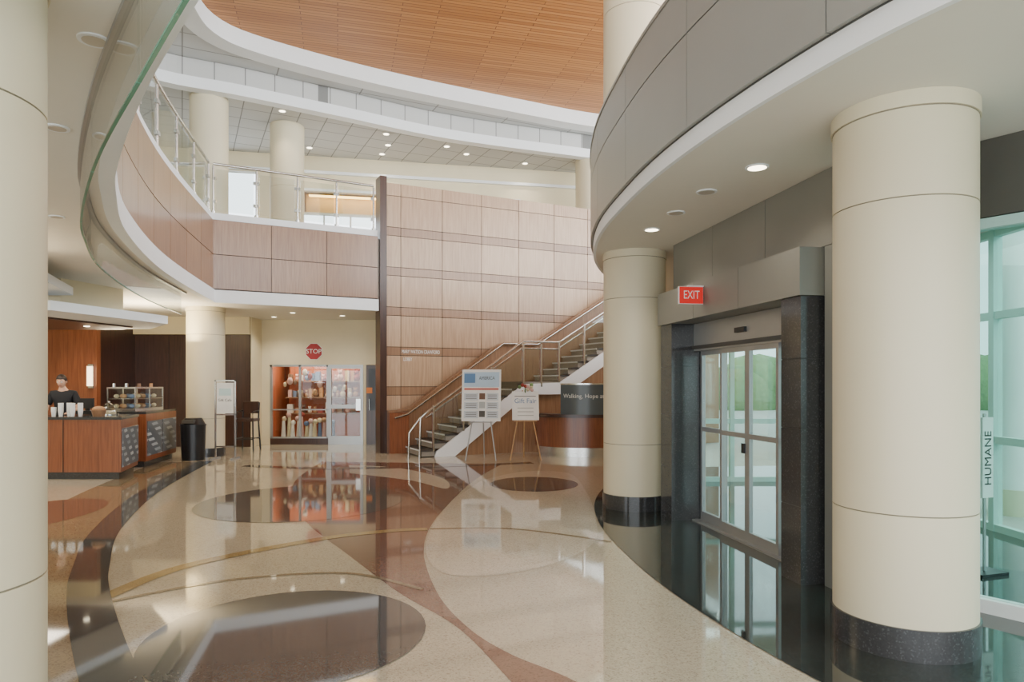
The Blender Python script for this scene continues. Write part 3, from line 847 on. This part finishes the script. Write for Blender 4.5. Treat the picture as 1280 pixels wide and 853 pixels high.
# ------------------------------------------------------------------ easels with posters
def easel(name, x, y, zb, w, h, kind, rot=0):
    b = MB(name); b.M = frame((x, y), (math.cos(rot), math.sin(rot)))
    mw = M_alum if kind == 0 else wood("easel_wood", (196, 160, 110), (170, 130, 84))
    top = zb + h + .02 if kind == 1 else zb + h * .9
    b.tube([(-.32, -.12, 0), (-.05, .1, top)], .014, mw); b.tube([(.32, -.12, 0), (.05, .1, top)], .014, mw)
    b.tube([(0, .5, 0), (0, .11, top)], .014, mw)
    b.tube([(-.24, -.07, zb - .02), (.24, -.07, zb - .02)], .012, mw)
    def q(u, t, d=0): return (u, -.1 + .14 * t / h - d, zb + t)
    def rect(u0, u1, t0, t1, mat, d):
        vs = [q(u0, t0, d), q(u1, t0, d), q(u1, t1, d), q(u0, t1, d), q(u0, t0, d - .008), q(u1, t0, d - .008), q(u1, t1, d - .008), q(u0, t1, d - .008)]
        b.add(vs, [(0, 1, 2, 3), (7, 6, 5, 4), (0, 4, 5, 1), (1, 5, 6, 2), (2, 6, 7, 3), (3, 7, 4, 0)], mat)
    rect(-w / 2, w / 2, 0, h, M_paper, 0)
    if kind == 0:
        pale = plain("poster_pale", (205, 212, 216), .5)
        rect(-w * .46, w * .46, h * .66, h * .95, plain("poster_sky", (180, 205, 225), .5), .003)
        rect(-w * .44, -w * .16, h * .74, h * .92, M_blue, .006)
        rect(-w * .44, w * .44, h * .6, h * .64, plain("poster_rose", (196, 110, 100), .5), .003)
        for i in range(3):
            rect(-w * .44, -w * .08, h * (.06 + .17 * i), h * (.2 + .17 * i), pale, .003)
            rect(w * .14, w * .44, h * (.06 + .17 * i), h * (.2 + .17 * i), pale, .003)
            rect(-w * .05, w * .1, h * (.08 + .17 * i), h * (.2 + .17 * i), [M_dgrey, M_metal, cols[6]][i], .004)
            for k in range(3):
                rect(-w * .4, -w * .12, h * (.09 + .17 * i + .035 * k), h * (.1 + .17 * i + .035 * k), M_dgrey, .006)
                rect(w * .17, w * .4, h * (.09 + .17 * i + .035 * k), h * (.1 + .17 * i + .035 * k), M_dgrey, .006)
        b.text("AMERICA", .1, lambda x, y: q(w * .14 + x * .8, h * .83 + y, .009), M_dgrey)
    else:
        rect(-w * .4, w * .4, h * .82, h * .84, M_dgrey, .003)
        b.text("Gift Fair", .14, lambda x, y: q(x, h * .66 + y, .004), M_blue)
        for i in range(3): rect(-w * .3, w * .3, h * (.15 + .13 * i), h * (.17 + .13 * i), M_metal, .003)
        for i in range(9):
            b.ball((random.uniform(-.14, .14), .0, zb + h + random.uniform(.03, .15)), .04, random.choice([cols[1], cols[4], M_grn, cols[5]]), seg=8, rings=6)
        b.tube([(0, .06, zb + h - .1), (0, .02, zb + h + .1)], .015, M_grn)
    b.done()
easel("poster_easel", -.64, 14.3, .82, .82, 1.08, 0, -.08)
easel("poster_easel", .28, 14.35, .84, .56, .6, 1, .05)

# ------------------------------------------------------------------ person
per = bpy.data.objects.new("barista_man", None); COL.objects.link(per)
per.location = (-8.15, 12.42, 0); per.rotation_euler = (0, 0, math.radians(12))
def chain(pts, base=0): return [(base + i, base + i + 1) for i in range(len(pts) - 1)]
def ensure_skin(V, E, R, name, mat, lv=2):
    me = bpy.data.meshes.new(name); me.from_pydata(V, E, []); me.materials.append(mat)
    ob = bpy.data.objects.new(name, me); COL.objects.link(ob); ob.parent = per
    ob.modifiers.new("skin", 'SKIN').use_smooth_shade = True
    if not me.skin_vertices:
        bm = bmesh.new(); bm.from_mesh(me); bm.verts.layers.skin.verify(); bm.to_mesh(me); bm.free()
    for i, r in enumerate(R):
        d = me.skin_vertices[0].data[i]
        d.radius = r if isinstance(r, tuple) else (r, r)
        d.use_root = (i == 0)
    su = ob.modifiers.new("sub", 'SUBSURF'); su.levels = lv; su.render_levels = lv
    return ob
V = [(0, 0, .95), (0, 0, 1.1), (0, -.02, 1.28), (0, -.03, 1.42), (0, -.05, 1.51), (0, -.075, 1.58)]
R = [(.14, .1), (.13, .1), (.15, .1), (.1, .08), .052, .05]
E = chain(V)
for sx in (-1, 1):
    n = len(V)
    V += [(sx * .17, -.02, 1.42), (sx * .235, -.03, 1.27), (sx * .26, -.07, 1.14), (sx * .235, -.2, 1.105), (sx * .21, -.32, 1.08)]
    R += [.06, .048, .04, .036, .025]; E += [(3, n), (n, n + 1), (n + 1, n + 2), (n + 2, n + 3), (n + 3, n + 4)]
    n = len(V)
    V += [(sx * .1, 0, .88), (sx * .11, -.02, .5), (sx * .11, .02, .1), (sx * .12, -.06, .045), (sx * .125, -.14, .04)]
    R += [.085, .058, .04, .04, .032]; E += [(0, n), (n, n + 1), (n + 1, n + 2), (n + 2, n + 3), (n + 3, n + 4)]
ensure_skin(V, E, R, "body", M_skin)
V = [(0, 0, .93), (0, 0, 1.1), (0, -.02, 1.28), (0, -.03, 1.42), (0, -.045, 1.48)]; R = [(.165, .12), (.15, .115), (.17, .12), (.12, .1), .066]; E = chain(V)
for sx in (-1, 1):
    n = len(V); V += [(sx * .17, -.02, 1.415), (sx * .232, -.03, 1.28), (sx * .25, -.05, 1.2)]; R += [.075, .064, .06]; E += [(3, n), (n, n + 1), (n + 1, n + 2)]
ensure_skin(V, E, R, "shirt", M_shirt)
V = [(0, 0, .98)]; R = [(.15, .11)]; E = []
for sx in (-1, 1):
    n = len(V); V += [(sx * .1, 0, .88), (sx * .11, -.02, .5), (sx * .11, .02, .1)]; R += [.1, .075, .06]; E += [(0, n), (n, n + 1), (n + 1, n + 2)]
ensure_skin(V, E, R, "trousers", M_pants)
for sx in (-1, 1):
    for k in range(5):
        if k < 4:
            o = sx * (.21 + (k - 1.5) * .02); L = [.07, .082, .076, .06][k]
            V = [(sx * .21 + (o - sx * .21) * .4, -.33, 1.08), (o, -.385, 1.082), (o, -.385 - L * .5, 1.08), (o, -.385 - L, 1.062)]
            R = [.018, .012, .009, .007]
        else:
            V = [(sx * .2, -.335, 1.078), (sx * .165, -.365, 1.072), (sx * .155, -.4, 1.062)]; R = [.016, .011, .008]
        ensure_skin(V, chain(V), R, "finger_%d_%s" % (k, "l" if sx > 0 else "r"), M_skin, 1)
b = MB("head")
b.M = Matrix.Translation((0, -.1, 1.645)) @ Matrix.Rotation(math.radians(20), 4, 'X')
def jaw(p):
    if p.z < 0: p.x *= 1 + p.z * 2.6; p.y = p.y * (1 + p.z * 1.2) - .012 * (-p.z / .1)
    return p
b.ball((0, 0, 0), .1, M_skin, .77, .95, 1.18, 24, 16, jaw)
# hair: a cap that covers crown, sides and back, with the hairline above the forehead
def hairline(p):
    k = (p.y + .1) / .2
    lim = .058 - .15 * max(0, min(1, k)) if p.y > -.06 else .058
    if p.z < lim:
        p.z = lim; p.x *= .9; p.y *= .9
    return p
b.ball((0, .004, .006), .109, M_hair, .79, .95, 1.17, 28, 20, hairline)
b.ball((0, -.098, -.012), .014, M_skin, .9, 1.2, 1.7)
b.tube([(-.024, -.088, -.055), (0, -.093, -.053), (.024, -.088, -.055)], .005, plain("lips", (165, 96, 88), .5))
for sx in (-1, 1):
    b.ball((sx * .03, -.084, .012), .012, M_txt); b.ball((sx * .03, -.094, .011), .006, M_black)
    b.tube([(sx * .016, -.093, .03), (sx * .032, -.092, .034), (sx * .046, -.082, .03)], .004, M_hair)
    b.ball((sx * .079, .005, -.005), .02, M_skin, .4, .8, 1.4)
b.done(parent=per)

# ------------------------------------------------------------------ lights / world
def area(name, loc, rot, sx, sy, P, col=(1, 1, 1)):
    l = bpy.data.lights.new(name, 'AREA'); l.shape = 'RECTANGLE'; l.size = sx; l.size_y = sy; l.energy = P; l.color = col
    o = bpy.data.objects.new(name, l); o.location = loc; o.rotation_euler = rot; COL.objects.link(o)
    return o
R90 = math.radians(90)
area("facade_daylight_lower", (-2, -5.1, 1.7), (R90, 0, 0), 20, 3.0, 700, (.88, .95, 1))
area("facade_daylight_upper", (-1, -5.1, 7.0), (R90, 0, 0), 20, 3.6, 2000, (.92, .97, 1))
area("clerestory_daylight", (9.1, 8, 6.9), (R90, 0, R90), 24, 3.8, 2900, (.95, .98, 1))
area("cafe_uplight", (-7.6, 14.2, 2.5), (math.pi, 0, 0), 1.6, 1.0, 120, (1, .82, .54))
area("cafe_uplight_front", (-6.9, 7.4, 2.6), (math.pi, 0, 0), 1.6, 1.6, 110, (1, .82, .54))
area("cafe_lamp", (-8.6, 11.2, 2.6), (0, 0, 0), 2.2, .8, 60, (1, .88, .7))
area("shop_lamp", (-5.4, 18.7, 2.55), (0, 0, 0), 2.2, .7, 70, (1, .88, .7))
area("recess_lamp", (0, 20.2, 6.9), (0, 0, .2), 5, .2, 20, (1, .8, .5))
area("vestibule_fill", (3.9, 7.5, 3.25), (0, 0, 0), 1.2, 4, 50, (.95, 1, 1))  # unseen ceiling panel, added to brighten the dark vestibule

w = bpy.data.worlds.new("world"); SC.world = w; w.use_nodes = True
nt = w.node_tree; bg = nt.nodes["Background"]
bg.inputs["Color"].default_value = (0.90, 0.96, 1.0, 1); bg.inputs["Strength"].default_value = 2.8

cam = bpy.data.cameras.new("camera"); cam.sensor_width = 36; cam.lens = 24.0
cam.shift_y = (480 - 426.5) / 1280.0
co = bpy.data.objects.new("camera", cam); co.location = (0, 0, 1.6); co.rotation_euler = (R90, 0, 0)
COL.objects.link(co); SC.camera = co
